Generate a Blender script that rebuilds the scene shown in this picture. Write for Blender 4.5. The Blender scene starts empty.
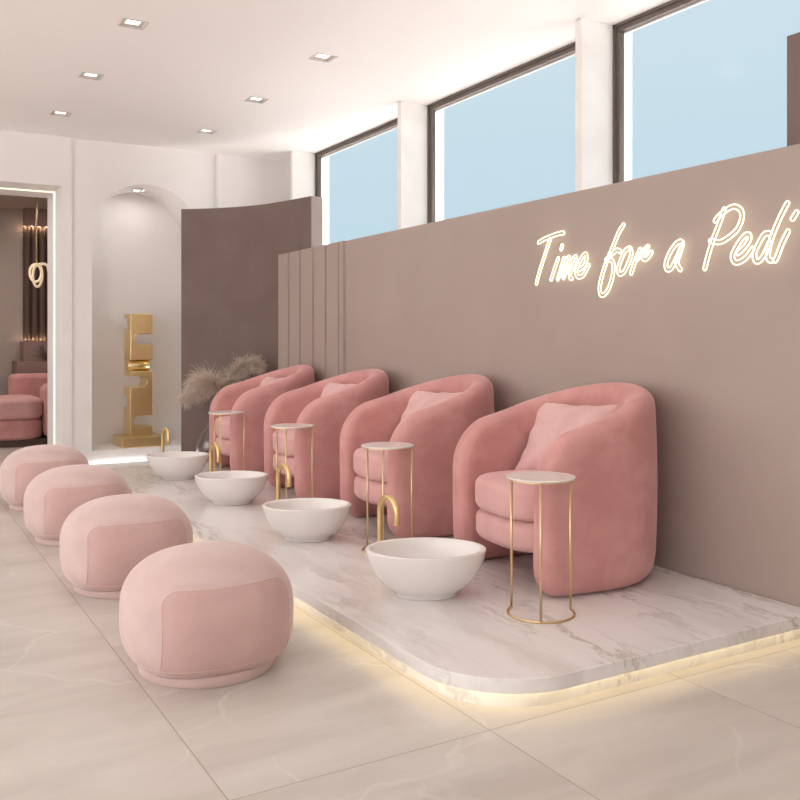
import bpy, bmesh, math, random
from mathutils import Vector, Matrix, noise
random.seed(7)
SC = bpy.context.scene
COL = SC.collection
PI = math.pi
sgn = lambda v: -1.0 if v < 0 else 1.0

# ------------------------------------------------------------ helpers
def link(o, parent=None):
    COL.objects.link(o)
    if parent is not None:
        o.parent = parent
    return o

def thing(name, label, cat, loc=(0, 0, 0), rotz=0.0, group=None):
    o = bpy.data.objects.new(name, None)
    o.empty_display_size = 0.05
    o.location = loc
    o.rotation_euler = (0, 0, rotz)
    link(o)
    return tag(o, label, cat, group)

def tag(o, label, cat, group=None):
    o['label'] = label
    o['category'] = cat
    if group:
        o['group'] = group
    return o

def mk(name, vf, mat, parent=None, smooth=False, loc=None):
    verts, faces = vf
    me = bpy.data.meshes.new(name)
    me.from_pydata([tuple(v) for v in verts], [], faces)
    me.validate()
    bm = bmesh.new(); bm.from_mesh(me)
    bmesh.ops.remove_doubles(bm, verts=bm.verts, dist=1e-6)
    bmesh.ops.recalc_face_normals(bm, faces=bm.faces)
    bm.to_mesh(me); bm.free()
    if smooth:
        for p in me.polygons: p.use_smooth = True
    me.materials.append(mat)
    o = bpy.data.objects.new(name, me)
    if loc: o.location = loc
    return link(o, parent)

def struct(name, vf, mat, parent=None, smooth=False):
    o = mk(name, vf, mat, parent, smooth)
    if parent is None:
        o['kind'] = 'structure'
    return o

def join(*vfs):
    V, F = [], []
    for v, f in vfs:
        n = len(V); V += [tuple(a) for a in v]; F += [tuple(i + n for i in q) for q in f]
    return V, F

def box(x0, x1, y0, y1, z0, z1):
    V = [(x, y, z) for z in (z0, z1) for y in (y0, y1) for x in (x0, x1)]
    F = [(0, 2, 3, 1), (4, 5, 7, 6), (0, 1, 5, 4), (2, 6, 7, 3), (0, 4, 6, 2), (1, 3, 7, 5)]
    return V, F

def xform(vf, M):
    return [tuple(M @ Vector(v)) for v in vf[0]], vf[1]

def bevel(o, w, seg=3, limit=True):
    m = o.modifiers.new('bevel', 'BEVEL')
    m.width = w; m.segments = seg
    if limit:
        m.limit_method = 'ANGLE'; m.angle_limit = math.radians(40)
    for p in o.data.polygons: p.use_smooth = True
    w_ = o.modifiers.new('normals', 'WEIGHTED_NORMAL'); w_.keep_sharp = True
    return o

def lathe(prof, n=64):
    """profile of (r, z); r == 0 makes a pole"""
    V, F, rings = [], [], []
    for r, z in prof:
        if r < 1e-6:
            rings.append([len(V)]); V.append((0, 0, z))
        else:
            rings.append(list(range(len(V), len(V) + n)))
            V += [(r * math.cos(2 * PI * k / n), r * math.sin(2 * PI * k / n), z) for k in range(n)]
    for a, b in zip(rings, rings[1:]):
        for k in range(n):
            k2 = (k + 1) % n
            if len(a) == 1 and len(b) == 1: continue
            if len(a) == 1: F.append((a[0], b[k], b[k2]))
            elif len(b) == 1: F.append((a[k], a[k2], b[0]))
            else: F.append((a[k], a[k2], b[k2], b[k]))
    return V, F

def tube(pts, r, n=10, closed=False, cap=True):
    pts = [Vector(p) for p in pts]
    N = len(pts)
    R = r if isinstance(r, (list, tuple)) else [r] * N
    V, F = [], []
    t0 = (pts[1] - pts[0]).normalized()
    up = Vector((0, 0, 1)) if abs(t0.z) < .9 else Vector((1, 0, 0))
    u = t0.cross(up).normalized()
    for i, p in enumerate(pts):
        if closed: t = (pts[(i + 1) % N] - pts[i - 1])
        else: t = pts[min(i + 1, N - 1)] - pts[max(i - 1, 0)]
        t.normalize()
        u = (u - t * u.dot(t)).normalized()
        w = t.cross(u)
        for k in range(n):
            a = 2 * PI * k / n
            V.append(tuple(p + (u * math.cos(a) + w * math.sin(a)) * R[i]))
    for i in range(N if closed else N - 1):
        j = (i + 1) % N
        for k in range(n):
            k2 = (k + 1) % n
            F.append((i * n + k, i * n + k2, j * n + k2, j * n + k))
    if cap and not closed:
        F.append(tuple(range(n))[::-1]); F.append(tuple(range((N - 1) * n, N * n)))
    return V, F

def catmull(P, per=8, closed=False):
    P = [Vector(p) for p in P]
    out = []
    n = len(P)
    for i in range(n if closed else n - 1):
        if closed: p0, p1, p2, p3 = P[i - 1], P[i], P[(i + 1) % n], P[(i + 2) % n]
        else: p0, p1, p2, p3 = P[max(i - 1, 0)], P[i], P[i + 1], P[min(i + 2, n - 1)]
        for k in range(per):
            t = k / per
            out.append(.5 * ((2 * p1) + (p2 - p0) * t + (2 * p0 - 5 * p1 + 4 * p2 - p3) * t * t + (3 * p1 - p0 - 3 * p2 + p3) * t ** 3))
    if not closed: out.append(P[-1])
    return out

def extrude(poly, axis, a, b):
    """poly of 2D points -> prism between a and b along axis 0/1/2"""
    n = len(poly)
    def pt(p, h):
        q = list(p); q.insert(axis, h); return tuple(q)
    V = [pt(p, a) for p in poly] + [pt(p, b) for p in poly]
    F = [tuple(range(n))[::-1], tuple(range(n, 2 * n))]
    F += [(i, (i + 1) % n, n + (i + 1) % n, n + i) for i in range(n)]
    return V, F

def rrect(x0, x1, y0, y1, r, n=8):
    P = []
    for cx, cy, a0 in ((x1 - r, y1 - r, 0), (x0 + r, y1 - r, 90), (x0 + r, y0 + r, 180), (x1 - r, y0 + r, 270)):
        for k in range(n + 1):
            a = math.radians(a0 + 90 * k / n)
            P.append((cx + r * math.cos(a), cy + r * math.sin(a)))
    return P

def superpt(a, b, e, th):
    c, s = math.cos(th), math.sin(th)
    return (a * sgn(c) * abs(c) ** (2 / e), b * sgn(s) * abs(s) ** (2 / e))

def copy_tree(o, parent=None):
    c = o.copy(); COL.objects.link(c)
    if parent is not None: c.parent = parent
    for ch in list(o.children): copy_tree(ch, c)
    return c

# ------------------------------------------------------------ materials
def mat(name, col, rough=.5, metal=0., spec=.5, sheen=0., sheen_tint=None, coat=0.):
    m = bpy.data.materials.new(name); m.use_nodes = True
    b = m.node_tree.nodes['Principled BSDF']
    b.inputs['Base Color'].default_value = (*col, 1)
    b.inputs['Roughness'].default_value = rough
    b.inputs['Metallic'].default_value = metal
    b.inputs['Specular IOR Level'].default_value = spec
    b.inputs['Sheen Weight'].default_value = sheen
    b.inputs['Sheen Roughness'].default_value = .4
    if sheen_tint: b.inputs['Sheen Tint'].default_value = (*sheen_tint, 1)
    b.inputs['Coat Weight'].default_value = coat
    return m

def nodes(m):
    nt = m.node_tree
    return nt, nt.nodes, nt.links, nt.nodes['Principled BSDF']

def N(nt, typ, **kw):
    n = nt.nodes.new(typ)
    for k, v in kw.items():
        if k in n.inputs: n.inputs[k].default_value = v
        else: setattr(n, k, v)
    return n

def ramp(nt, stops):
    r = nt.nodes.new('ShaderNodeValToRGB')
    e = r.color_ramp.elements
    while len(e) < len(stops): e.new(.5)
    for el, (p, c) in zip(e, stops):
        el.position = p; el.color = (*c, 1) if len(c) == 3 else c
    return r

def mottled(name, c1, c2, scale=6., rough=.7, sheen=0., tint=None, bump=0., bscale=300., detail=4., spec=.3, stretch=(1, 1, 1)):
    m = mat(name, c1, rough, sheen=sheen, sheen_tint=tint, spec=spec)
    nt, nd, lk, b = nodes(m)
    tc = N(nt, 'ShaderNodeTexCoord')
    mp = N(nt, 'ShaderNodeMapping'); mp.inputs['Scale'].default_value = stretch
    lk.new(tc.outputs['Object'], mp.inputs['Vector'])
    ns = N(nt, 'ShaderNodeTexNoise', Scale=scale, Detail=detail, Roughness=.55, Distortion=.6)
    lk.new(mp.outputs['Vector'], ns.inputs['Vector'])
    r = ramp(nt, [(.36, c1), (.66, c2)])
    lk.new(ns.outputs['Fac'], r.inputs['Fac'])
    lk.new(r.outputs['Color'], b.inputs['Base Color'])
    if bump:
        n2 = N(nt, 'ShaderNodeTexNoise', Scale=bscale, Detail=2.)
        lk.new(tc.outputs['Object'], n2.inputs['Vector'])
        bp = N(nt, 'ShaderNodeBump', Strength=bump, Distance=.002)
        lk.new(n2.outputs['Fac'], bp.inputs['Height'])
        lk.new(bp.outputs['Normal'], b.inputs['Normal'])
    return m

def emit(name, col, strength):
    m = bpy.data.materials.new(name); m.use_nodes = True
    nt = m.node_tree
    nt.nodes.remove(nt.nodes['Principled BSDF'])
    e = N(nt, 'ShaderNodeEmission', Strength=strength)
    e.inputs['Color'].default_value = (*col, 1)
    nt.links.new(e.outputs[0], nt.nodes['Material Output'].inputs['Surface'])
    return m

def marble(name, base, vein, vein2, rough, scale=1.0, rot=.5, amount=1.0, coord='Object'):
    m = mat(name, base, rough, spec=.5)
    nt, nd, lk, b = nodes(m)
    tc = N(nt, 'ShaderNodeTexCoord')
    mp = N(nt, 'ShaderNodeMapping'); mp.inputs['Rotation'].default_value = (0, 0, rot)
    mp.inputs['Scale'].default_value = (scale * 2.6, scale * .75, scale * 1.6)
    lk.new(tc.outputs[coord], mp.inputs['Vector'])
    warp = N(nt, 'ShaderNodeTexNoise', Scale=1.6, Detail=5., Roughness=.6)
    lk.new(mp.outputs['Vector'], warp.inputs['Vector'])
    mx = N(nt, 'ShaderNodeVectorMath', operation='MULTIPLY_ADD')
    mx.inputs[1].default_value = (.9, .9, .9)
    lk.new(warp.outputs['Color'], mx.inputs[0]); lk.new(mp.outputs['Vector'], mx.inputs[2])
    n1 = N(nt, 'ShaderNodeTexNoise', Scale=1.5, Detail=7., Roughness=.62)
    lk.new(mx.outputs[0], n1.inputs['Vector'])
    # thin veins where the noise crosses its middle value
    def band(noise_out, w):
        s = N(nt, 'ShaderNodeMath', operation='SUBTRACT'); s.inputs[1].default_value = .5
        lk.new(noise_out, s.inputs[0])
        a = N(nt, 'ShaderNodeMath', operation='ABSOLUTE'); lk.new(s.outputs[0], a.inputs[0])
        mr = N(nt, 'ShaderNodeMapRange'); mr.interpolation_type = 'SMOOTHSTEP'
        mr.inputs['From Min'].default_value = 0; mr.inputs['From Max'].default_value = w
        mr.inputs['To Min'].default_value = 1; mr.inputs['To Max'].default_value = 0
        lk.new(a.outputs[0], mr.inputs['Value'])
        return mr.outputs['Result']
    v1 = band(n1.outputs['Fac'], .035)
    n2 = N(nt, 'ShaderNodeTexNoise', Scale=.9, Detail=5., Roughness=.5)
    lk.new(mx.outputs[0], n2.inputs['Vector'])
    v2 = band(n2.outputs['Fac'], .11)
    n3 = N(nt, 'ShaderNodeTexNoise', Scale=1.1, Detail=3.)
    lk.new(mp.outputs['Vector'], n3.inputs['Vector'])
    msk = ramp(nt, [(.42, (0, 0, 0)), (.62, (1, 1, 1))])
    lk.new(n3.outputs['Fac'], msk.inputs['Fac'])
    f1 = N(nt, 'ShaderNodeMath', operation='MULTIPLY'); lk.new(v1, f1.inputs[0]); lk.new(msk.outputs['Color'], f1.inputs[1])
    f1b = N(nt, 'ShaderNodeMath', operation='MULTIPLY'); f1b.inputs[1].default_value = .52 * amount; lk.new(f1.outputs[0], f1b.inputs[0])
    f2 = N(nt, 'ShaderNodeMath', operation='MULTIPLY'); f2.inputs[1].default_value = .42 * amount; lk.new(v2, f2.inputs[0])
    m1 = N(nt, 'ShaderNodeMixRGB'); m1.inputs[1].default_value = (*base, 1); m1.inputs[2].default_value = (*vein2, 1)
    lk.new(f2.outputs[0], m1.inputs[0])
    m2 = N(nt, 'ShaderNodeMixRGB'); m2.inputs[2].default_value = (*vein, 1)
    lk.new(m1.outputs[0], m2.inputs[1]); lk.new(f1b.outputs[0], m2.inputs[0])
    lk.new(m2.outputs[0], b.inputs['Base Color'])
    return m

def floor_mat():
    m = mat('floor_tiles', (.73, .68, .62), .32, spec=.45)
    nt, nd, lk, b = nodes(m)
    tc = N(nt, 'ShaderNodeTexCoord')
    sp = N(nt, 'ShaderNodeSeparateXYZ'); lk.new(tc.outputs['Object'], sp.inputs[0])
    def M(op, a, bb=None, c=None):
        n = N(nt, 'ShaderNodeMath', operation=op)
        for i, v in enumerate((a, bb, c)):
            if v is None: continue
            if isinstance(v, (int, float)): n.inputs[i].default_value = v
            else: lk.new(v, n.inputs[i])
        return n.outputs[0]
    def line(src, off, per, w):
        p = M('PINGPONG', M('SUBTRACT', src, off), per / 2.0)
        return M('LESS_THAN', p, w)
    gx = line(sp.outputs['X'], .724, .768, .0017)
    gy = line(sp.outputs["Y"], 2.048, 12.4, .0017)
    g = M('MAXIMUM', gx, gy)
    # each tile column gets its own stretch of stone
    colid = M('FLOOR', M('DIVIDE', M('SUBTRACT', sp.outputs['X'], .724), .768))
    rowid = M('GREATER_THAN', sp.outputs['Y'], 2.048)
    off = N(nt, 'ShaderNodeCombineXYZ')
    lk.new(M('MULTIPLY', colid, 3.7), off.inputs[0]); lk.new(M('MULTIPLY', rowid, 5.3), off.inputs[1]); lk.new(M('MULTIPLY', colid, 1.9), off.inputs[2])
    ad = N(nt, 'ShaderNodeVectorMath', operation='ADD'); lk.new(tc.outputs['Object'], ad.inputs[0]); lk.new(off.outputs[0], ad.inputs[1])
    mp = N(nt, 'ShaderNodeMapping'); mp.inputs['Rotation'].default_value = (0, 0, .55); mp.inputs['Scale'].default_value = (1.1, 4.2, 1)
    lk.new(ad.outputs[0], mp.inputs['Vector'])
    n1 = N(nt, 'ShaderNodeTexNoise', Scale=1.3, Detail=7., Roughness=.6, Distortion=.5); lk.new(mp.outputs['Vector'], n1.inputs['Vector'])
    r1 = ramp(nt, [(.30, (.535, .49, .452)), (.5, (.615, .57, .532)), (.70, (.675, .632, .595))]); lk.new(n1.outputs['Fac'], r1.inputs['Fac'])
    # thin pale veins
    wn = N(nt, 'ShaderNodeTexNoise', Scale=1.7, Detail=4.); lk.new(ad.outputs[0], wn.inputs['Vector'])
    wa = N(nt, 'ShaderNodeVectorMath', operation='MULTIPLY_ADD'); wa.inputs[1].default_value = (.55, .55, .55)
    lk.new(wn.outputs['Color'], wa.inputs[0]); lk.new(ad.outputs[0], wa.inputs[2])
    vo = N(nt, 'ShaderNodeTexVoronoi', Scale=1.25, feature='DISTANCE_TO_EDGE'); lk.new(wa.outputs[0], vo.inputs['Vector'])
    vr = ramp(nt, [(0., (1, 1, 1)), (.013, (0, 0, 0))]); lk.new(vo.outputs['Distance'], vr.inputs['Fac'])
    mn = N(nt, 'ShaderNodeTexNoise', Scale=1.4, Detail=2.); lk.new(ad.outputs[0], mn.inputs['Vector'])
    mr = ramp(nt, [(.42, (0, 0, 0)), (.6, (1, 1, 1))]); lk.new(mn.outputs['Fac'], mr.inputs['Fac'])
    vf = M('MULTIPLY', M('MULTIPLY', vr.outputs['Color'], mr.outputs['Color']), .5)
    mxv = N(nt, 'ShaderNodeMixRGB'); mxv.inputs[2].default_value = (.78, .75, .715, 1)
    lk.new(vf, mxv.inputs[0]); lk.new(r1.outputs['Color'], mxv.inputs[1])
    mxg = N(nt, 'ShaderNodeMixRGB'); mxg.inputs[2].default_value = (.36, .31, .27, 1)
    lk.new(g, mxg.inputs[0]); lk.new(mxv.outputs[0], mxg.inputs[1])
    lk.new(mxg.outputs[0], b.inputs['Base Color'])
    return m

def glass_mat(name, tint=(1, 1, 1), base=.03, edge=.5, rough=.02):
    m = bpy.data.materials.new(name); m.use_nodes = True
    nt = m.node_tree; nt.nodes.remove(nt.nodes['Principled BSDF'])
    t = N(nt, 'ShaderNodeBsdfTransparent'); t.inputs[0].default_value = (*tint, 1)
    g = N(nt, 'ShaderNodeBsdfGlossy', Roughness=rough)
    f = N(nt, 'ShaderNodeLayerWeight', Blend=.5)
    pw = N(nt, 'ShaderNodeMath', operation='POWER'); pw.inputs[1].default_value = 3.5
    nt.links.new(f.outputs['Facing'], pw.inputs[0])
    mm = N(nt, 'ShaderNodeMath', operation='MULTIPLY_ADD'); mm.inputs[1].default_value = edge; mm.inputs[2].default_value = base
    nt.links.new(pw.outputs[0], mm.inputs[0])
    mx = N(nt, 'ShaderNodeMixShader')
    nt.links.new(mm.outputs[0], mx.inputs[0]); nt.links.new(t.outputs[0], mx.inputs[1]); nt.links.new(g.outputs[0], mx.inputs[2])
    nt.links.new(mx.outputs[0], nt.nodes['Material Output'].inputs['Surface'])
    return m

M_FLOOR = floor_mat()
M_WHITE = mottled('white_plaster', (.865, .84, .825), (.885, .86, .845), 1.5, .75)
M_CEIL = mat('ceiling_paint', (.92, .90, .885), .8, spec=.2)
M_FIN = mottled('white_stone_fin', (.86, .84, .82), (.80, .77, .75), 3., .5)
M_PINKWALL = mottled('taupe_pink_plaster', (.39, .316, .283), (.41, .335, .302), 1.8, .55, spec=.35)
M_DARK = mottled('brown_plaster', (.172, .121, .105), (.192, .138, .121), 3., .6, spec=.3)
M_FRAME = mat('bronze_frame', (.13, .10, .085), .45)
M_EXT = mat('exterior_render', (.85, .84, .82), .8)
M_GROUND = mat('bounce_ground', (.82, .785, .765), .8)  # unseen ground outside, kept pale to throw sunlight indoors
M_MARBLE = marble('platform_marble', (.855, .84, .835), (.36, .30, .265), (.585, .545, .52), .22, 1.0, .35)
M_TOP = marble('tabletop_marble', (.84, .81, .79), (.5, .45, .41), (.68, .63, .6), .2, 3., .6)
CH1, CH2 = (.555, .268, .257), (.645, .345, .332)
M_VELVET = mottled('rose_velvet', CH1, CH2, 5.5, .85, sheen=.45, tint=(1., .80, .78), bump=.12, spec=.12)
M_CUSH = mottled('rose_velvet_seat', (.645, .375, .362), (.685, .415, .40), 7., .85, sheen=.3, tint=(1., .82, .8), bump=.12, spec=.12)
M_PILLOW = mottled('pink_linen', (.68, .435, .425), (.715, .475, .465), 12., .9, sheen=.25, tint=(1., .85, .83), bump=.35, bscale=190., spec=.1)
M_SEAM = mat('rose_piping', (.66, .37, .36), .85, sheen=.3)
M_POUFSEAM = mat('blush_piping', (.70, .50, .46), .85, sheen=.3)
M_BASIN = mat('white_ceramic', (.84, .815, .80), .16, spec=.5)
M_GOLD = mat('satin_gold', (.80, .61, .29), .34, 1.0)
M_BRASS = mat('brushed_brass', (.74, .57, .34), .38, 1.0)
M_GOLDBLK = mottled('gold_leaf', (.82, .63, .31), (.86, .68, .36), 9., .30)
nodes(M_GOLDBLK)[3].inputs['Metallic'].default_value = .95
M_NEON = emit('neon_tube_light', (1., .88, .58), 2.6)
M_LEDWARM = emit('warm_led', (1., .80, .44), 4.2)
M_LEDDOOR = emit('door_led', (1., .89, .62), 1.5)
M_LEDCOOL = emit('cool_led', (.92, .97, 1.), 5.0)
M_LENS = emit('downlight_lens', (1., .97, .93), 2.5)
M_DLFRAME = mat('downlight_frame', (.62, .575, .54), .5)
M_PANE = glass_mat('window_glass', (.985, .99, .99), .004, .05, .12)
M_VASE = glass_mat('vase_glass', (.95, .945, .94), .07, .9)
M_PLUME = mottled('pampas_fibre', (.58, .47, .38), (.84, .74, .65), 45., .9, sheen=.2)
M_STEM = mat('pampas_stem', (.42, .31, .19), .8)
M_TAUPE = mottled('taupe_wall', (.43, .365, .33), (.45, .385, .35), 2., .7)
M_MAUVE = mottled('mauve_stone', (.29, .195, .175), (.31, .21, .19), 3., .5)
M_FLUTE = mat('dark_fluted_wood', (.10, .063, .05), .5)
M_ROPE = mat('pendant_tube', (.85, .70, .52), .5)
M_ROPE.node_tree.nodes['Principled BSDF'].inputs['Emission Color'].default_value = (1., .80, .55, 1)
M_ROPE.node_tree.nodes['Principled BSDF'].inputs['Emission Strength'].default_value = .35
M_TWIG = mat('dried_twig', (.16, .11, .09), .9)

def pouf_mat():
    m = mottled('blush_velvet', (.605, .455, .435), (.665, .515, .495), 6., .88, sheen=.6, tint=(1., .90, .88), bump=.1, spec=.1)
    nt, nd, lk, b = nodes(m)
    src = b.inputs['Base Color'].links[0].from_socket
    tc = N(nt, 'ShaderNodeTexCoord'); sp = N(nt, 'ShaderNodeSeparateXYZ'); lk.new(tc.outputs['Object'], sp.inputs[0])
    def M(op, a, bb=None):
        n = N(nt, 'ShaderNodeMath', operation=op)
        for i, v in enumerate((a, bb)):
            if v is None: continue
            if isinstance(v, (int, float)): n.inputs[i].default_value = v
            else: lk.new(v, n.inputs[i])
        return n.outputs[0]
    # sewn-in front and back panels of darker pile: a rounded rectangle in x-z
    W, R, ZC, HH = .212, .06, .1765, .1415
    dx = M('MAXIMUM', M('SUBTRACT', M('ABSOLUTE', sp.outputs['X']), W - R), 0.)
    dz = M('MAXIMUM', M('SUBTRACT', M('ABSOLUTE', M('SUBTRACT', sp.outputs['Z'], ZC)), HH - R), 0.)
    d = M('SQRT', M('ADD', M('MULTIPLY', dx, dx), M('MULTIPLY', dz, dz)))
    ins = M('LESS_THAN', d, R)
    mx = N(nt, 'ShaderNodeMixRGB', blend_type='MULTIPLY'); mx.inputs[2].default_value = (.955, .85, .835, 1)
    lk.new(M('MULTIPLY', ins, 1.0), mx.inputs[0]); lk.new(src, mx.inputs[1])
    lk.new(mx.outputs[0], b.inputs['Base Color'])
    return m
M_POUF = pouf_mat()

# ============================================================ setting
H_CEIL = 2.9
WY = 8.3            # back wall
WX = 3.63           # window line
X0, Y0 = -3.5, -3.0

struct('floor', box(X0, 4.2, Y0, 11.75, -.06, 0), M_FLOOR)
struct('ground', box(-40, 40, -40, 50, -.3, -.07), M_GROUND)  # unseen, added to bounce sunlight up to the ceiling

# ceiling with square holes for the downlights
DLX = (1.25, 2.44); DLY = (5.135, 6.29, 7.455)
DLS = .062
def ceil_grid():
    xs = sorted([X0, WX + .035] + [x + s * DLS for x in DLX for s in (-1, 1)])
    ys = sorted([Y0, WY + .05] + [y + s * DLS for y in DLY for s in (-1, 1)])
    V, F = [], []
    for a, b in zip(xs, xs[1:]):
        for c, d in zip(ys, ys[1:]):
            mx, my = (a + b) / 2, (c + d) / 2
            if any(abs(mx - x) < DLS for x in DLX) and any(abs(my - y) < DLS for y in DLY): continue
            n = len(V); V += [(a, c, H_CEIL), (b, c, H_CEIL), (b, d, H_CEIL), (a, d, H_CEIL)]; F.append((n, n + 1, n + 2, n + 3))
    return V, F
struct('ceiling', ceil_grid(), M_CEIL)
struct('blocker_slab', box(X0 - .1, WX + .05, Y0 - .1, WY + .9, H_CEIL + .08, H_CEIL + .2), M_CEIL)  # unseen slab, added to block sky light above the ceiling

# back wall: door opening on the left, arched niche, shallow groove on the right
NX0, NX1, NR = 1.656, 2.656, .5
NZ = 2.045; NY = 8.88; LEDGE = .112
NXC = (NX0 + NX1) / 2
DX0, DX1, DZ, DY = -.55, 1.398, 2.465, 9.06
STEP = 1.485
def back_wall():
    parts = []
    def q(x0, x1, z0, z1, y=WY): return ([(x0, y, z0), (x1, y, z0), (x1, y, z1), (x0, y, z1)], [(0, 1, 2, 3)])
    yd = WY - .014
    parts += [q(X0, DX0, 0, H_CEIL, yd), q(DX0, DX1, DZ, H_CEIL, yd), q(DX1, STEP, 0, H_CEIL, yd)]
    parts.append(([(STEP, yd, 0), (STEP, WY, 0), (STEP, WY, H_CEIL), (STEP, yd, H_CEIL)], [(0, 1, 2, 3)]))
    parts += [q(STEP, NX0, 0, H_CEIL)]
    n = 40
    arc = [(NXC - NR * math.cos(PI * k / n), NZ + NR * math.sin(PI * k / n)) for k in range(n + 1)]
    for (xa, za), (xb, zb) in zip(arc, arc[1:]):
        parts.append(([(xa, WY, za), (xb, WY, zb), (xb, WY, H_CEIL), (xa, WY, H_CEIL)], [(0, 1, 2, 3)]))
    # door reveal and its far face
    for (a, b, c, d) in (((DX1, 0), (DX1, DZ), 0, 0), ((DX1, DZ), (DX0, DZ), 0, 0), ((DX0, DZ), (DX0, 0), 0, 0)):
        parts.append(([(a[0], yd, a[1]), (b[0], yd, b[1]), (b[0], DY, b[1]), (a[0], DY, a[1])], [(0, 1, 2, 3)]))
    gx = 2.735
    parts += [q(NX1, gx, 0, H_CEIL)]
    parts.append(([(gx, WY, 0), (gx + .012, WY + .045, 0), (gx + .012, WY + .045, H_CEIL), (gx, WY, H_CEIL)], [(0, 1, 2, 3)]))
    parts.append(q(gx + .012, gx + .078, 0, H_CEIL, WY + .045))
    parts.append(([(gx + .078, WY + .045, 0), (gx + .09, WY, 0), (gx + .09, WY, H_CEIL), (gx + .078, WY + .045, H_CEIL)], [(0, 1, 2, 3)]))
    parts.append(q(gx + .09, WX + .05, 0, H_CEIL))
    return join(*parts)
struct('wall_back', back_wall(), M_WHITE)
def niche():
    n = 40
    arc = [(NX0, 0)] + [(NXC - NR * math.cos(PI * k / n), NZ + NR * math.sin(PI * k / n)) for k in range(n + 1)] + [(NX1, 0)]
    V = [(x, WY, z) for x, z in arc] + [(x, NY, z) for x, z in arc]
    m = len(arc)
    return V, [(i, i + 1, m + i + 1, m + i) for i in range(m - 1)] + [tuple(range(m, 2 * m))]
o = struct('wall_niche', niche(), M_WHITE)
for p in o.data.polygons: p.use_smooth = len(p.vertices) == 4 and abs(p.normal.y) < .1
struct('trim_1', box(NX0 + .001, NX1 - .001, WY + .012, NY - .001, 0, LEDGE), M_WHITE)   # raised floor of the niche

# window wall: stone fins, sill, lintel, three windows
FINS = (7.80, 5.77, 3.78, 1.78)
struct('wall_right', join(box(WX, WX + .1, Y0, WY + .05, 0, .9), box(WX + .036, WX + .05, Y0, WY + .05, 2.848, H_CEIL + .08),
                          box(WX - .02, WX + .1, 7.85, WY + .05, .9, H_CEIL), box(WX, WX + .1, Y0, -.2, .9, H_CEIL)), M_EXT)
for i, y in enumerate(FINS):
    o = struct('trim_%d' % (i + 2), box(3.385, WX + .138, y, y + .052, 0, H_CEIL), M_FIN)
ends = FINS + (-.2,)
for i, (yb, ya) in enumerate(zip(FINS, ends[1:])):
    ya2 = ya + .052 if i < 3 else ya
    fr = join(box(WX, WX + .036, ya2, yb, 2.856, H_CEIL), box(WX, WX + .036, ya2, yb, .9, .945),
              box(WX, WX + .036, yb - .043, yb, .945, 2.856), box(WX, WX + .036, ya2, ya2 + .043, .945, 2.856),
              box(WX - .012, WX + .014, yb - .018, yb, .9, H_CEIL), box(WX - .012, WX + .014, ya2, yb, 2.884, H_CEIL))
    w = struct('window_%d' % (i + 1), box(WX + .014, WX + .022, ya2 + .04, yb - .04, .94, 2.86), M_PANE)
    mk('window_frame', fr, M_FRAME, w)

# unseen storefront side, put in to admit daylight, and the wall behind the camera
struct('wall_left', join(box(X0 - .1, X0, Y0, WY, 0, .25), box(X0 - .1, X0, Y0, WY, 2.7, H_CEIL + .08),
                         box(X0 - .1, X0, Y0 - .1, Y0 + .2, .25, 2.7), box(X0 - .1, X0, WY - .5, WY + .1, .25, 2.7)), M_WHITE)
struct('wall_front', box(X0, WX + .1, Y0 - .1, Y0, 0, H_CEIL + .08), M_WHITE)
fr = [box(X0 - .07, X0 - .02, y, y + .06, .25, 2.7) for y in (-2.8, -.2, 2.4, 5.0, 7.74)]
w = struct('window_5', box(X0 - .05, X0 - .042, Y0 + .2, WY - .5, .25, 2.7), M_PANE)
mk('window_frame', join(*fr), M_FRAME, w)

# half-height pink partition with a fluted end panel
PZ0 = .10
PX, PTOP, PY0, PY1 = 2.995, 1.843, .2, 7.165
part = struct('wall_partition', box(PX, PX + .095, PY0, PY1, 0, PTOP), M_PINKWALL)
def flutes():
    # wavy face of shallow vertical panels towards the end of the partition
    prof = [(PY1, .018)]
    for a, b in ((6.957, 6.925), (6.725, 6.681), (6.47, 6.424), (6.24, 6.193), (6.012, 5.99)):
        prof += [(a, .018), (a - .004, .004), (b + .004, .004), (b, .018)]
    prof += [(5.922, .018), (5.918, .002)]
    prof = [(yy, -d) for yy, d in prof]
    V, F = [], []
    for yy, d in prof:
        V += [(PX + d, yy, PZ0), (PX + d, yy, PTOP), (PX, yy, PTOP), (PX, yy, PZ0)]
    for i in range(len(prof) - 1):
        a, b = i * 4, i * 4 + 4
        F += [(a, b, b + 1, a + 1), (a + 1, b + 1, b + 2, a + 2)]
    F += [(0, 1, 2, 3), (len(V) - 4, len(V) - 1, len(V) - 2, len(V) - 3)]
    return V, F
mk('fluted_panel', flutes(), M_PINKWALL, part)

# tall curved brown walls behind the partition
def curved(path, t, z1):
    P = [Vector((x, y, 0)) for x, y in path]
    V, F = [], []
    for i, p in enumerate(P):
        d = (P[min(i + 1, len(P) - 1)] - P[max(i - 1, 0)]).normalized()
        nrm = Vector((-d.y, d.x, 0))
        q = p + nrm * t
        V += [(p.x, p.y, 0), (p.x, p.y, z1), (q.x, q.y, z1), (q.x, q.y, 0)]
    for i in range(len(P) - 1):
        a, b = 4 * i, 4 * i + 4
        F += [(a, b, b + 1, a + 1), (a + 1, b + 1, b + 2, a + 2), (a + 2, b + 2, b + 3, a + 3)]
    n = 4 * (len(P) - 1)
    F += [(0, 1, 2, 3), (n, n + 3, n + 2, n + 1)]
    return V, F
arc = catmull([(2.39, 8.04, 0), (2.60, 7.86, 0), (2.776, 7.66, 0), (2.915, 7.42, 0), (3.01, 7.14, 0), (3.105, 6.77, 0)], 6)
cw = struct('wall_curved', curved([(p.x, p.y) for p in arc][::-1], -.115, 2.304), M_DARK)
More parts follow.
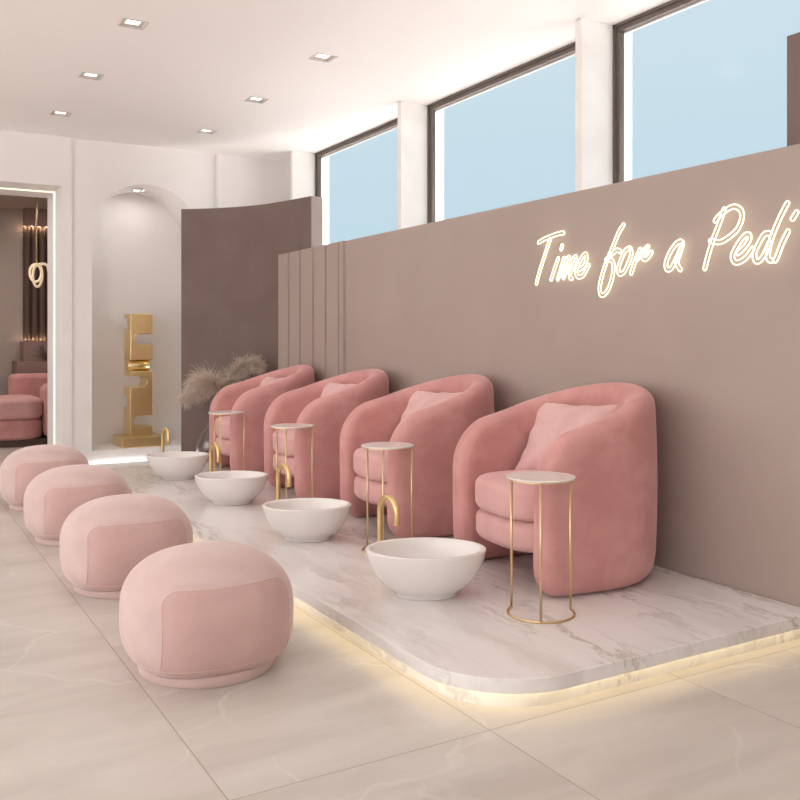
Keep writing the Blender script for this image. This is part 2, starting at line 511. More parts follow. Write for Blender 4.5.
e0 = (arc[-1] - arc[-2]).normalized(); en = Vector((-e0.y, e0.x, 0)) * .115
c0 = arc[-1] + e0 * .0005
mk('end_panel', ([tuple(c0 + e0 * a + en * b + Vector((0, 0, z))) for z in (0, 2.304) for b in (0, 1) for a in (0, .012)], [(0, 2, 3, 1), (4, 5, 7, 6), (0, 1, 5, 4), (2, 6, 7, 3), (0, 4, 6, 2), (1, 3, 7, 5)]), M_PINKWALL, cw)
struct('wall_curved_end', curved([(3.10, .3), (3.10, 1.3), (3.10, 2.27)], -.115, 2.304), M_DARK)

# room beyond the doorway
struct('wall_lounge', join(
    ([(-1.5, 11.7, 0), (3.2, 11.7, 0), (3.2, 11.7, 2.7), (-1.5, 11.7, 2.7)], [(0, 1, 2, 3)]),
    ([(-1.5, DY, 0), (-1.5, 11.7, 0), (-1.5, 11.7, 2.7), (-1.5, DY, 2.7)], [(0, 1, 2, 3)]),
    ([(3.2, DY, 0), (3.2, 11.7, 0), (3.2, 11.7, 2.7), (3.2, DY, 2.7)], [(0, 1, 2, 3)]),
    ([(-1.5, DY, 0), (DX0, DY, 0), (DX0, DY, 2.7), (-1.5, DY, 2.7)], [(0, 1, 2, 3)]),
    ([(DX1, DY, 0), (3.2, DY, 0), (3.2, DY, 2.7), (DX1, DY, 2.7)], [(0, 1, 2, 3)]),
    ([(DX0, DY, DZ), (DX1, DY, DZ), (DX1, DY, 2.7), (DX0, DY, 2.7)], [(0, 1, 2, 3)])), M_TAUPE)
struct('ceiling_lounge', box(-1.5, 3.2, DY, 11.7, 2.7, 2.76), M_TAUPE)

# ============================================================ lamps of the room
def downlight(loc, label, s, group, d=.020):
    t = thing('downlight', label, 'ceiling light', loc, 0, group)
    w = s; o2 = s + .010; k = .62 * w; zl = d * .55
    ring = join(box(-o2, o2, -o2, -w, -.003, .001), box(-o2, o2, w, o2, -.003, .001), box(-o2, -w, -w, w, -.003, .001), box(w, o2, -w, w, -.003, .001),
                box(-w - .003, -w, -w, w, 0, d), box(w, w + .003, -w, w, 0, d), box(-w, w, -w - .003, -w, 0, d), box(-w, w, w, w + .003, 0, d))
    mk('frame', ring, M_DLFRAME, t)
    mk('baffle', join(box(-w, w, -w, -k, zl, zl + .004), box(-w, w, k, w, zl, zl + .004), box(-w, -k, -k, k, zl, zl + .004), box(k, w, -k, k, zl, zl + .004)), M_DLFRAME, t)
    mk('lens', box(-k, k, -k, k, zl - .001, zl + .004), M_LENS, t)
    return t
def area(name, loc, size, power, col, rot=(0, 0, 0), parent=None, sy=None, spread=PI):
    l = bpy.data.lights.new(name, 'AREA'); l.energy = power; l.color = col; l.size = size; l.spread = spread
    if sy: l.shape = 'RECTANGLE'; l.size_y = sy
    o = bpy.data.objects.new(name, l); o.location = loc; o.rotation_euler = rot
    return link(o, parent)

DLCOL = (1., .925, .885)
DLP = .62
names = {(1.25, 5.135): 'square recessed downlight of the left ceiling row, nearest the camera',
         (1.25, 6.29): 'square recessed downlight in the middle of the left ceiling row',
         (1.25, 7.455): 'square recessed downlight of the left ceiling row, nearest the doorway wall',
         (2.44, 5.135): 'square recessed downlight of the right ceiling row, nearest the camera',
         (2.44, 6.29): 'square recessed downlight in the middle of the right ceiling row',
         (2.44, 7.455): 'square recessed downlight of the right ceiling row, nearest the arched niche wall'}
for (x, y), lab in names.items():
    t = downlight((x, y, H_CEIL), lab, DLS, 'square downlights in the white ceiling')
    area('downlight_lamp', (0, 0, .0095), .075, DLP, DLCOL, parent=t, spread=2.1)
for x in (-2.3, -1.15, .05, 1.25, 2.44):
    for y in (-1.8, -.65, .5, 1.66, 2.82, 3.98, 5.135, 6.29, 7.455):
        if (x, y) in names: continue
        area('downlight_lamp', (x, y, H_CEIL - .01), .08, DLP, DLCOL)
t = downlight((NXC - .025, WY + .27, NZ + NR - .014), 'small square downlight in the top of the arched niche', .045, None, .011)
area('downlight_lamp', (0, 0, .004), .06, 1.1, DLCOL, parent=t)

def led(name, label, vf, m):
    return tag(mk(name, vf, m), label, 'light strip')
yl = 8.655
led('led_strip', 'warm white light strip running up the door reveal and along its head',
    join(box(DX1 - .006, DX1 - .0005, yl - .022, yl + .022, 0, DZ - .0005), box(DX0, DX1 - .006, yl - .022, yl + .022, DZ - .006, DZ - .0005)), M_LEDDOOR)
led('led_strip', 'cool white light strip at floor level under the arched niche',
    box(1.50, 2.60, WY - .012, WY - .001, 0, .008), M_LEDCOOL)

area('corner_fill', (3.25, 7.75, .12), .3, 9., DLCOL, rot=(PI, 0, 0))     # unseen fill light, added to brighten the corner behind the curved wall

# ============================================================ platform
LX, NYF, PR = 1.468, 2.06, .32      # left edge, front edge, corner radius
PZ, PT = .10, .045
def plat_outline(ins, n=28):
    r = PR - ins
    cx, cy = LX + PR, NYF + PR
    P = [(2.99, NYF + ins)]
    P = [(2.99, 7.20), (LX + ins, 7.20)]
    for k in range(n + 1):
        a = PI + .5 * PI * k / n
        P.append((cx + r * math.cos(a), cy + r * math.sin(a)))
    P.append((2.99, NYF + ins))
    return P
plat = thing('raised_platform', 'low white marble platform with rounded corner and glowing edge along the pink wall', 'platform', (2.2, 4.6, 0))
def loc_prism(P, z0, z1):
    return extrude([(x - 2.2, y - 4.6) for x, y in P], 2, z0, z1)
o = mk('slab', loc_prism(plat_outline(0), PZ - PT, PZ), M_MARBLE, plat); bevel(o, .003, 2)
mk('plinth', loc_prism(plat_outline(.042), 0, PZ - PT), M_MARBLE, plat)
def led_band():
    a, b = plat_outline(.018)[1:], plat_outline(.034)[1:]
    V, F = [], []
    for (p, q) in zip(a, b):
        for (x, y) in (p, q): V += [(x - 2.2, y - 4.6, PZ - PT - .0022), (x - 2.2, y - 4.6, PZ - PT - .0005)]
    for i in range(len(a) - 1):
        s, e = 4 * i, 4 * i + 4
        F += [(s, e, e + 2, s + 2), (s + 1, s + 3, e + 3, e + 1), (s, s + 1, e + 1, e), (s + 2, e + 2, e + 3, s + 3)]
    return V, F
mk('led_strip', led_band(), M_LEDWARM, plat)['label'] = 'warm yellow light strip under the slab edge'

# ============================================================ poufs
def pouf(loc, label):
    t = thing('pouf', label, 'pouf', loc, 0, 'blush velvet poufs in a row on the floor')
    A, B, ex = .281, .275, 2.5
    def rad(z):          # relative plan size at height z
        zc, up, dn = .195, .195, .195
        if z >= zc: q = min((z - zc) / .206, 1.)
        else: q = min((zc - z) / dn, 1.)
        return max(1 - q ** (2.5 if z >= zc else 3.5), 0) ** (1 / (2.35 if z >= zc else 3.3))
    zs = [.042 + .0001] + [.0300 + (.400 - .0300) * (1 - math.cos(PI * k / 46)) / 2 for k in range(1, 46)]
    n = 96
    V, F = [], []
    z_lo = .034
    zs = [z for z in zs if z >= z_lo]
    zs = [z_lo] + zs
    for z in zs:
        s = max(rad(z), .0)
        e2 = ex
        for k in range(n):
            x, y = superpt(A * s, B * s, e2, 2 * PI * k / n)
            V.append((x, y, z))
    for i in range(len(zs) - 1):
        for k in range(n):
            k2 = (k + 1) % n
            F.append((i * n + k, i * n + k2, (i + 1) * n + k2, (i + 1) * n + k))
    c = len(V); V.append((0, 0, .4005))
    F += [((len(zs) - 1) * n + k, (len(zs) - 1) * n + (k + 1) % n, c) for k in range(n)]
    c = len(V); V.append((0, 0, z_lo))
    F += [((k + 1) % n, k, c) for k in range(n)]
    mk('cushion_body', (V, F), M_POUF, t, True)
    b = [(0, 0), (.2, 0), (.226, .0), (.230, .006), (.230, .03), (.226, .038), (0, .038)]
    bo = mk('base', xform(lathe(b, 72), Matrix.Diagonal((.985, 1.02, 1., 1.))), M_POUF, t, True)
    # piping around the sewn-in front panel
    def surf(x, z, sy):
        s = rad(z)
        if s <= 0: return None
        u = min(abs(x) / (A * s), 1.)
        return sy * B * s * max(1 - u ** ex, 0) ** (1 / ex)
    for sy in (-1, 1):
        P = []
        for x, z in rrect(-.212, .212, .035, .318, .06, 10):
            if z < .045: continue
            P.append((x, z))
        # densify: start at lower left, go up and over
        top = [p for p in P]
        left = [(-.212, .045 + k * .0125) for k in range(17)]
        arcl = [p for p in rrect(-.212, .212, .035, .318, .06, 10)[11:22]][::-1]
        mid = [(-.15 + k * .012, .318) for k in range(1, 25)]
        arcr = [p for p in rrect(-.212, .212, .035, .318, .06, 10)[0:11]][::-1]
        right = [(.212, .257 - k * .0125) for k in range(1, 17)]
        C = left + arcl + mid + arcr + right
        pts = []
        for x, z in C:
            y = surf(x, z, sy)
            if y is not None: pts.append((x, y, z))
        mk('piping', tube(pts, .0018, 6), M_POUFSEAM, t, True)
    # low seam around the bottom
    ring = []
    s = rad(.066)
    for k in range(96):
        x, y = superpt(A * s, B * s, ex, 2 * PI * k / 96)
        ring.append((x, y, .066))
    mk('piping', tube(ring, .0014, 6, True), M_POUFSEAM, t, True)
    return t
pf = pouf((.970, 2.962, 0), 'blush velvet pouf nearest the camera, largest in the picture')
for k, lab in ((1, 'blush velvet pouf standing second in the row from the camera'), (2, 'blush velvet pouf standing third in the row from the camera'),
               (3, 'blush velvet pouf farthest from the camera, by the doorway')):
    c = copy_tree(pf); c.location = (.970, 2.962 + 1.135 * k, 0); c['label'] = lab

# ============================================================ tub chairs
def chair(loc, label):
    t = thing('tub_chair', label, 'armchair', loc, math.radians(-6), 'rose velvet tub chairs on the marble platform')
    Ro, T = .402, .122
    Rm = Ro - T / 2
    ARM = .328                      # straight arm length in front of the centre
    # centre line, from the near arm tip (-y) round the back to the far arm tip
    def path(s):
        L1 = ARM; L2 = PI * Rm; L = 2 * L1 + L2
        d = s * L
        if d < L1:
            x = -ARM + d; return Vector((x, -Rm + .02 * (x / ARM) ** 2, 0)), Vector((0 + .12 * x / ARM, -1, 0)).normalized()
        if d > L1 + L2:
            x = -(d - L1 - L2); return Vector((x, Rm - .02 * (x / ARM) ** 2, 0)), Vector((.12 * x / ARM, 1, 0)).normalized()
        a = -PI / 2 + (d - L1) / Rm
        return Vector((Rm * math.cos(a), Rm * math.sin(a), 0)), Vector((math.cos(a), math.sin(a), 0))
    L = 2 * ARM + PI * Rm
    def top(x):
        return .694 + .262 * min(max(x, -.36), .40) + .075 * min(max(x + .05, 0), .45)
    def z_lo_hi(d):
        p, _ = path(d / L)
        e = min(d, L - d)
        hi = top(p.x)
        rx, rz = .165, .18
        if e < rx: hi -= rz * (1 - math.sqrt(max(1 - (1 - e / rx) ** 2, 0)))
        lo = .0
        rx, rz = .10, .12
        if e < rx: lo += rz * (1 - math.sqrt(max(1 - (1 - e / rx) ** 2, 0)))
        return lo, hi
    ns = 140; nv = 36
    ds = [L * (1 - math.cos(PI * i / ns)) / 2 * .55 + .45 * L * i / ns for i in range(ns + 1)]
    # outline for the distance to the rim
    out = [(d, z_lo_hi(d)[0]) for d in ds] + [(d, z_lo_hi(d)[1]) for d in ds[::-1]]
    segs = list(zip(out, out[1:] + out[:1]))
    def dist(d, z):
        best = 9
        for (ax, az), (bx, bz) in segs:
            if abs(ax - d) > .2 and abs(bx - d) > .2: continue
            dx, dz = bx - ax, bz - az
            l2 = dx * dx + dz * dz
            u = 0 if l2 < 1e-12 else min(max(((d - ax) * dx + (z - az) * dz) / l2, 0), 1)
            h = math.hypot(d - ax - u * dx, z - az - u * dz)
            if h < best: best = h
        return best
    Vo, Vi = [], []
    rnd = .062
    for d in ds:
        lo, hi = z_lo_hi(d)
        p, nrm = path(d / L)
        for j in range(nv + 1):
            f = (1 - math.cos(PI * j / nv)) / 2
            z = lo + (hi - lo) * f
            e = dist(d, z) if 0 < j < nv else 0.
            q = min(e / rnd, 1.)
            hth = T / 2 * (1 - (1 - q) ** 2.3) ** (1 / 2.3)
            # the outside swells a little at mid height and tucks in at the foot
            sw = .012 * math.sin(PI * min(z / .8, 1)) - .022 * max(0, 1 - z / .13) ** 2
            Vo.append(p + nrm * (hth + sw) + Vector((0, 0, z)))
            Vi.append(p + nrm * (-hth + sw * .6) + Vector((0, 0, z)))
    V = Vo + Vi
    m = nv + 1; off = len(Vo); F = []
    for i in range(ns):
        for j in range(nv):
            a, b, c, e = i * m + j, (i + 1) * m + j, (i + 1) * m + j + 1, i * m + j + 1
            F.append((a, b, c, e)); F.append((off + a, off + e, off + c, off + b))
    for i in range(ns):
        for j in (0, nv):
            F.append((i * m + j, off + i * m + j, off + (i + 1) * m + j, (i + 1) * m + j))
    for j in range(nv):
        for i in (0, ns):
            F.append((i * m + j, i * m + j + 1, off + i * m + j + 1, off + i * m + j))
    o = mk('shell', (V, F), M_VELVET, t, True)
    # vertical seams where the back panel is sewn to the arms (inside)
    for sgn_ in (-1, 1):
        d0 = ARM + Rm * .42
        d = d0 if sgn_ < 0 else L - d0
        p, nrm = path(d / L)
        lo, hi = z_lo_hi(d)
        pts = []
        for k in range(15):
            a = -PI / 2 + PI * k / 14 * .5
            pass
        for k in range(12):
            z = .42 + (hi - .06 - .42) * k / 11
            pts.append(p + nrm * (-T / 2 + .006 * math.sin(PI * min(z / .8, 1))) + Vector((0, 0, z)))
        for k in range(1, 12):
            a = PI * k / 12
            pts.append(p + nrm * (-T / 2 * math.cos(a)) + Vector((0, 0, hi - .06 + .06 * math.sin(a))))
        mk('seam', tube(pts, .0018, 6), M_SEAM, t, True)
    # piping along the inner front edge of each arm
    for end in (0, 1):
        prof = []
        lo0, hi0 = z_lo_hi(0.)
        prof += [(0., lo0 + (hi0 - lo0) * k / 24) for k in range(3, 24)]
        prof += [(.165 * (1 - math.cos(PI / 2 * k / 20)), z_lo_hi(.165 * (1 - math.cos(PI / 2 * k / 20)))[1]) for k in range(21)]
        prof += [(.165 + .012 * k, z_lo_hi(.165 + .012 * k)[1]) for k in range(1, 14)]
        pts = []
        for q in range(1, len(prof) - 1):
            tx, tz = prof[q + 1][0] - prof[q - 1][0], prof[q + 1][1] - prof[q - 1][1]
            l_ = math.hypot(tx, tz); ins = .030
            d, z = prof[q][0] + tz / l_ * ins, prof[q][1] - tx / l_ * ins
            qq = min(ins / rnd, 1.); hth = T / 2 * (1 - (1 - qq) ** 2.3) ** (1 / 2.3)
            p, nrm = path((d if end == 0 else L - d) / L)
            sw = .012 * math.sin(PI * min(z / .8, 1))
            pts.append(p + nrm * (-hth + sw * .6) + Vector((0, 0, z)))
        mk('piping', tube(pts, .0015, 6), M_VELVET, t, True)
    # two stacked seat cushions, round-fronted
    def cushion(z0, z1, x0, x1, w, r):
        n = 88
        prof = []
        K = 9
        for k in range(K + 1):
            a = -PI / 2 + PI / 2 * k / K; prof.append((r * (1 - math.cos(a)), z0 + r + r * math.sin(a)))
        for k in range(K + 1):
            a = PI / 2 * k / K; prof.append((r * (1 - math.cos(a)), z1 - r + r * math.sin(a)))
        V, F = [], []
        cx = (x0 + x1) / 2; A = (x1 - x0) / 2; B = w / 2
        for ins, z in prof:
            for k in range(n):
                x, y = superpt(A - ins, B - ins, 2.9, 2 * PI * k / n)
                V.append((cx + x, y, z))
        R = len(prof)
        for i in range(R - 1):
            for k in range(n):
                k2 = (k + 1) % n
                F.append((i * n + k, i * n + k2, (i + 1) * n + k2, (i + 1) * n + k))
        # domed top
        rows = [(R - 1)]
        for s, dz in ((.8, .006), (.55, .010), (.3, .012)):
            st = len(V)
            for k in range(n):
                x, y = superpt((A - r) * s, (B - r) * s, 2.9, 2 * PI * k / n)
                V.append((cx + x, y, z1 + dz))
            prev = rows[-1]
            base = prev * n
            for k in range(n):
                k2 = (k + 1) % n
                F.append((base + k, base + k2, st + k2, st + k))
            rows.append(st // n)
        c = len(V); V.append((cx, 0, z1 + .0125))
        F += [(rows[-1] * n + k, rows[-1] * n + (k + 1) % n, c) for k in range(n)]
        F.append(tuple(range(n))[::-1])
        return V, F
    x0, x1, w = -.345, .256, .560
    seat = mk('seat_cushion', cushion(.2685, .412, x0, x1, w, .040), M_CUSH, t, True)
    ring = []
    for k in range(88):
        x, y = superpt((x1 - x0) / 2 - .012, w / 2 - .012, 2.9, 2 * PI * k / 88)
        ring.append(((x0 + x1) / 2 + x, y, .389))
    mk('piping', tube(ring, .0022, 6, True), M_SEAM, seat, True)
    mk('seat_base', cushion(.145, .2675, x0 + .004, x1, w, .038), M_CUSH, t, True)
    bb = extrude([(x + .12, y) for x, y in [superpt(.12, .20, 3, 2 * PI * k / 40) for k in range(40)]], 2, 0, .16)
    mk('support', bb, M_VELVET, t)
    return t
CHX, CHY, PITCH = 2.554, 3.0, 1.14
ch = chair((CHX, CHY, PZ), 'rose velvet tub chair nearest the camera, in front of the bare pink wall')
chl = ['rose velvet tub chair second from the camera along the pink wall', 'rose velvet tub chair third from the camera along the pink wall',
       'rose velvet tub chair farthest from the camera, beside the pampas grass']
for k in (1, 2, 3):
    c = copy_tree(ch); c.location = (CHX, CHY + 1.157 * k, PZ); c['label'] = chl[k - 1]

# scatter cushions leaning in the chairs
def pillow_mesh():
    n = 34; W = .205; Tn = .07
    V, F = [], []
    def edge(u, v):
        # pinched sides, pointed corners
        pu = 1.05 - .13 * (1 - v * v) * abs(u) ** 3
        pv = .94 - .12 * (1 - u * u) * abs(v) ** 3
        return u * pu * W, v * pv * W
    for side in (1, -1):
        for i in range(n + 1):
            for j in range(n + 1):
                u = -1 + 2 * i / n; v = -1 + 2 * j / n
                x, y = edge(u, v)
                h = (max(1 - abs(u) ** 2.2, 0) * max(1 - abs(v) ** 2.2, 0)) ** .55
                wr = noise.noise(Vector((u * 2.2, v * 2.2, side * 3.))) * .012 * h
                # creases running in from the corners and the top edge
                cr = .011 * math.sin(11 * (u + .45 * v)) * abs(v) ** 1.6 * (1 - u * u) + .010 * math.sin(10 * (v - .5 * u)) * abs(u) ** 2 * (1 - v * v)
                z = side * (Tn * h + (wr + cr) * min(1, h * 2))
                V.append((x, y, z))
        off = 0 if side == 1 else (n + 1) ** 2
        for i in range(n):
            for j in range(n):
                a = off + i * (n + 1) + j
                F.append((a, a + n + 1, a + n + 2, a + 1) if side == 1 else (a, a + 1, a + n + 2, a + n + 1))
    return V, F
def pillow(loc, label):
    t = thing('scatter_cushion', label, 'cushion', loc, 0, 'pink scatter cushions on the tub chairs')
    # local u -> along +y, v -> up, normal -> -x; leaned back and turned
    R = Matrix.Rotation(math.radians(16), 4, 'Z') @ Matrix.Rotation(math.radians(33), 4, 'Y') @ Matrix(((0, 0, -1, 0), (1, 0, 0, 0), (0, 1, 0, 0), (0, 0, 0, 1)))
    mk('cover', xform(pillow_mesh(), R), M_PILLOW, t, True)
    n = 40; W = .205
    def edge(u, v):
        pu = 1.05 - .13 * (1 - v * v) * abs(u) ** 3
        pv = .94 - .12 * (1 - u * u) * abs(v) ** 3
        return (u * pu * W, v * pv * W, 0)
    P = []
    for k in range(n): P.append(edge(-1 + 2 * k / n, 1))
    for k in range(n): P.append(edge(1, 1 - 2 * k / n))
    for k in range(n): P.append(edge(1 - 2 * k / n, -1))
    for k in range(n): P.append(edge(-1, -1 + 2 * k / n))
    mk('piping', xform(tube(P, .004, 6, True), R), M_PILLOW, t, True)
    return t
PLOC = (CHX + .110, CHY + .075, PZ + .560)
pl = pillow(PLOC, 'square pink cushion in the tub chair nearest the camera')
for k, lab in ((1, 'square pink cushion in the second tub chair from the camera'), (2, 'square pink cushion in the third tub chair from the camera'),
               (3, 'square pink cushion in the farthest tub chair, mostly hidden by its arm')):
    c = copy_tree(pl); c.location = (PLOC[0], PLOC[1] + 1.157 * k, PLOC[2]); c['label'] = lab

# ============================================================ side tables
def side_table(loc, label):
    t = thing('side_table', label, 'side table', loc, 0, 'slim brass side tables with marble tops')
    R = .127; Hh = .505
    top = mk('table_top', lathe([(0, Hh - .007), (R - .002, Hh - .007), (R, Hh - .005), (R, Hh - .002), (R - .002, Hh), (0, Hh)], 72), M_TOP, t, True)
    bevel(top, .0005, 1)
    rim = []
    mk('rim', lathe([(R - .022, Hh - .011), (R - .003, Hh - .011), (R - .003, Hh - .0068), (R - .022, Hh - .0068), (R - .022, Hh - .011)], 72), M_BRASS, t)
    a0 = math.atan2(-.773, -.634)
    for da in (-2.03, 0, 2.03):
        x, y = R * .955 * math.cos(a0 + da), R * .955 * math.sin(a0 + da)
        mk('leg', tube([(x, y, .004), (x, y, Hh - .008)], .0048, 12), M_BRASS, t, True)
    ring = [(R * .955 * math.cos(a0 + d), R * .955 * math.sin(a0 + d), .0046) for d in [-2.03 + 4.06 * k / 60 for k in range(61)]]
    mk('base_ring', tube(ring, .0046, 10), M_BRASS, t, True)
    return t
TX, TY = 2.10, 2.565
st = side_table((TX, TY, PZ), 'brass side table with round marble top nearest the camera')
for k, lab in ((1, 'brass side table with round marble top, second from the camera'), (2, 'brass side table with round marble top, third from the camera'),
               (3, 'brass side table with round marble top farthest from the camera')):
    c = copy_tree(st); c.location = (TX, TY + PITCH * k, PZ); c['label'] = lab

# ============================================================ foot basins and taps
def basin(loc, label):
    t = thing('foot_basin', label, 'basin', loc, 0, 'white bowl basins on the platform')
    outp = [(.118, 0), (.1235, .004), (.1265, .011), (.138, .021), (.166, .042), (.194, .073), (.2155, .108), (.2295, .142), (.2365, .170)]
    rim = [(.2385, .1795), (.2375, .1828), (.2340, .1842), (.2230, .1842), (.2190, .1822)]
    inn = [(.215, .170), (.204, .137), (.182, .100), (.155, .068), (.118, .043), (.072, .030), (.03, .0265), (0, .026)]
    sm = catmull([(r, z, 0) for r, z in outp], 4)
    si = catmull([(r, z, 0) for r, z in inn], 4)
    full = [(0, 0)] + [(p.x, p.y) for p in sm] + rim + [(max(p.x, 0), p.y) for p in si[:-1]] + [(0, .026)]
    OV = Matrix.Rotation(math.radians(-30), 4, 'Z') @ Matrix.Diagonal((1., .785, 1., 1.))
    b = mk('bowl', xform(lathe(full, 96), OV), M_BASIN, t, True)
    mk('drain', lathe([(0, .029), (.018, .029), (.021, .0275), (.021, .0245)], 32), M_BRASS, b, True)
    return t
BX, BY = 1.868, 2.990
bs = basin((BX, BY, PZ), 'white round foot basin nearest the camera, before the first chair')
for k, lab in ((1, 'white round foot basin second from the camera'), (2, 'white round foot basin third from the camera'), (3, 'white round foot basin farthest from the camera, near the niche')):
    c = copy_tree(bs); c.scale = (.945, .945, .96); c.location = (BX + (0, .004, .012, .012)[k], BY + PITCH * k, PZ); c['label'] = lab

def tap(loc, label):
    t = thing('gooseneck_tap', label, 'tap', loc, 0, 'brass gooseneck taps behind the basins')
    r = .0122; Ra = .068; top = .264
    d = Vector((.05, -1, 0)).normalized()
    P = [Vector((0, 0, z)) for z in (0, .07, .14, .21, top)]
    for k in range(1, 25):
        a = PI * k / 24
        P.append(Vector((0, 0, top)) + d * (Ra * (1 - math.cos(a))) + Vector((0, 0, Ra * math.sin(a))))
    e = P[-1]
    P += [e + Vector((0, 0, -.02)), e + Vector((0, 0, -.036))]
    mk('spout', tube(P, r, 16), M_GOLD, t, True)
    mk('base_flange', lathe([(0, 0), (.026, 0), (.027, .002), (.027, .008), (.02, .011), (.0124, .013)], 32), M_GOLD, t, True)
    mk('outlet', xform(lathe([(.0124, .003), (.0130, .001), (.0130, -.004), (.010, -.004), (.009, .002)], 24), Matrix.Translation(P[-1])), M_GOLD, t, True)
    return t
GX, GY = 1.880, 3.385
tp = tap((GX, GY, PZ), 'brass gooseneck tap behind the basin nearest the camera')
for k, lab in ((1, 'brass gooseneck tap behind the second basin from the camera'), (2, 'brass gooseneck tap behind the third basin from the camera'),
               (3, 'brass gooseneck tap behind the farthest basin, before the arched niche')):
    c = copy_tree(tp); c.location = (GX, GY + PITCH * k, PZ); c['label'] = lab

# ============================================================ neon sign
SIGN_Y, SIGN_Z = 2.779, 1.489
LETTERS=[
('T',[[(-0.875,0.124),(-0.824,0.138),(-0.765,0.148),(-0.711,0.155),(-0.675,0.154)],[(-0.779,0.135),(-0.809,0.080),(-0.845,0.012),(-0.873,-0.045),(-0.891,-0.091)]]),
('i',[[(-0.716,0.033),(-0.745,-0.021),(-0.774,-0.077)],[(-0.685,0.096),(-0.695,0.071)]]),
('m',[[(-0.671,0.031),(-0.697,-0.025),(-0.723,-0.080)],[(-0.711,-0.065),(-0.683,-0.022),(-0.649,0.022),(-0.634,0.025),(-0.651,-0.025),(-0.678,-0.075)],[(-0.668,-0.058),(-0.635,-0.016),(-0.598,0.023),(-0.583,0.023),(-0.603,-0.019),(-0.624,-0.048),(-0.627,-0.072),(-0.614,-0.080)]]),
('e',[[(-0.568,-0.041),(-0.530,-0.025),(-0.509,0.006),(-0.512,0.033),(-0.535,0.026),(-0.568,-0.015),(-0.583,-0.051),(-0.566,-0.074),(-0.530,-0.066),(-0.490,-0.018)]]),
('f',[[(-0.257,0.150),(-0.291,0.113),(-0.324,0.058),(-0.353,0.013)],[(-0.375,-0.007),(-0.336,0.018),(-0.303,0.034),(-0.279,0.027)],[(-0.369,-0.012),(-0.389,-0.052),(-0.408,-0.099),(-0.416,-0.137),(-0.408,-0.169),(-0.384,-0.168),(-0.355,-0.140),(-0.332,-0.091),(-0.324,-0.045),(-0.333,-0.012),(-0.365,-0.005)]]),
('o',[[(-0.217,0.038),(-0.250,0.025),(-0.281,-0.025),(-0.293,-0.059),(-0.281,-0.078),(-0.254,-0.068),(-0.226,-0.029),(-0.209,0.010),(-0.217,0.038)]]),
('r',[[(-0.152,0.029),(-0.183,-0.021),(-0.211,-0.083)],[(-0.176,-0.021),(-0.145,0.009),(-0.104,0.036)],[(-0.109,0.027),(-0.137,-0.007),(-0.127,-0.022),(-0.107,-0.015),(-0.085,0.008)]]),
('a',[[(0.093,0.030),(0.079,0.039),(0.053,0.028),(0.021,-0.005),(0.000,-0.046),(0.004,-0.075),(0.029,-0.073),(0.057,-0.034),(0.086,0.015)],[(0.093,0.027),(0.076,-0.014),(0.061,-0.048),(0.069,-0.069),(0.081,-0.083)]]),
('P',[[(0.311,0.151),(0.287,0.096),(0.255,0.031),(0.230,-0.029),(0.210,-0.091)],[(0.264,0.105),(0.283,0.123),(0.324,0.145),(0.360,0.152),(0.389,0.136),(0.397,0.105),(0.378,0.063),(0.338,0.034),(0.287,0.016),(0.237,0.027)]]),
('e',[[(0.375,-0.039),(0.411,-0.013),(0.432,0.014),(0.427,0.033),(0.405,0.027),(0.372,-0.008),(0.351,-0.045),(0.361,-0.071),(0.385,-0.073),(0.418,-0.056),(0.449,-0.023)]]),
('d',[[(0.527,0.027),(0.501,0.026),(0.475,-0.007),(0.456,-0.043),(0.460,-0.072),(0.477,-0.076),(0.501,-0.052),(0.526,-0.006)],[(0.604,0.135),(0.580,0.099),(0.550,0.044),(0.532,0.004),(0.518,-0.043),(0.519,-0.070),(0.533,-0.080)]]),
('i',[[(0.607,0.029),(0.580,-0.017),(0.557,-0.067),(0.549,-0.080)],[(0.644,0.097),(0.622,0.068)]]),
]

sign = thing('neon_sign', 'glowing warm white neon lettering reading Time for a Pedi on the pink wall', 'sign', (PX - .020, SIGN_Y, SIGN_Z))
def stroke_outline(P, hw=.0090):
    C = catmull([(u, v, 0) for u, v in P], 7) if len(P) > 2 else [Vector((P[0][0] + (P[1][0] - P[0][0]) * k / 6, P[0][1] + (P[1][1] - P[0][1]) * k / 6, 0)) for k in range(7)]
    C[0] = C[0] + (C[1] - C[0]).normalized() * min(.008, (C[1] - C[0]).length * .8)
    C[-1] = C[-1] + (C[-2] - C[-1]).normalized() * min(.008, (C[-2] - C[-1]).length * .8)
    n = len(C); Lf, Rt = [], []
    T = [(C[min(i + 1, n - 1)] - C[max(i - 1, 0)]).normalized() for i in range(n)]
    for p, t in zip(C, T):
        nn = Vector((-t.y, t.x, 0)); Lf.append(p + nn * hw); Rt.append(p - nn * hw)
    def cap(c, t, s):
        nn = Vector((-t.y, t.x, 0)) * s
        return [c + (nn * math.cos(a) + t * s * math.sin(a)) * hw for a in (PI / 5, 2 * PI / 5, 3 * PI / 5, 4 * PI / 5)]
    loop = Lf + cap(C[-1], T[-1], 1) + Rt[::-1] + [C[0] + (-Vector((-T[0].y, T[0].x, 0)) * math.cos(a) - T[0] * math.sin(a)) * hw for a in (PI / 5, 2 * PI / 5, 3 * PI / 5, 4 * PI / 5)]
    return loop
wn = ['T', 'i', 'm', 'e', 'f', 'o', 'r', 'a', 'P', 'e', 'd', 'i']
for ch_, strokes in LETTERS:
    pcs = []
    for s in strokes:
        lp = stroke_outline(s)
        pcs.append(tube([(0, -p.x, p.y) for p in lp], .0027, 6, True))
    c0 = strokes[0][0]; c1 = strokes[0][-1]
    mk('letter', join(*pcs), M_NEON, sign, True)
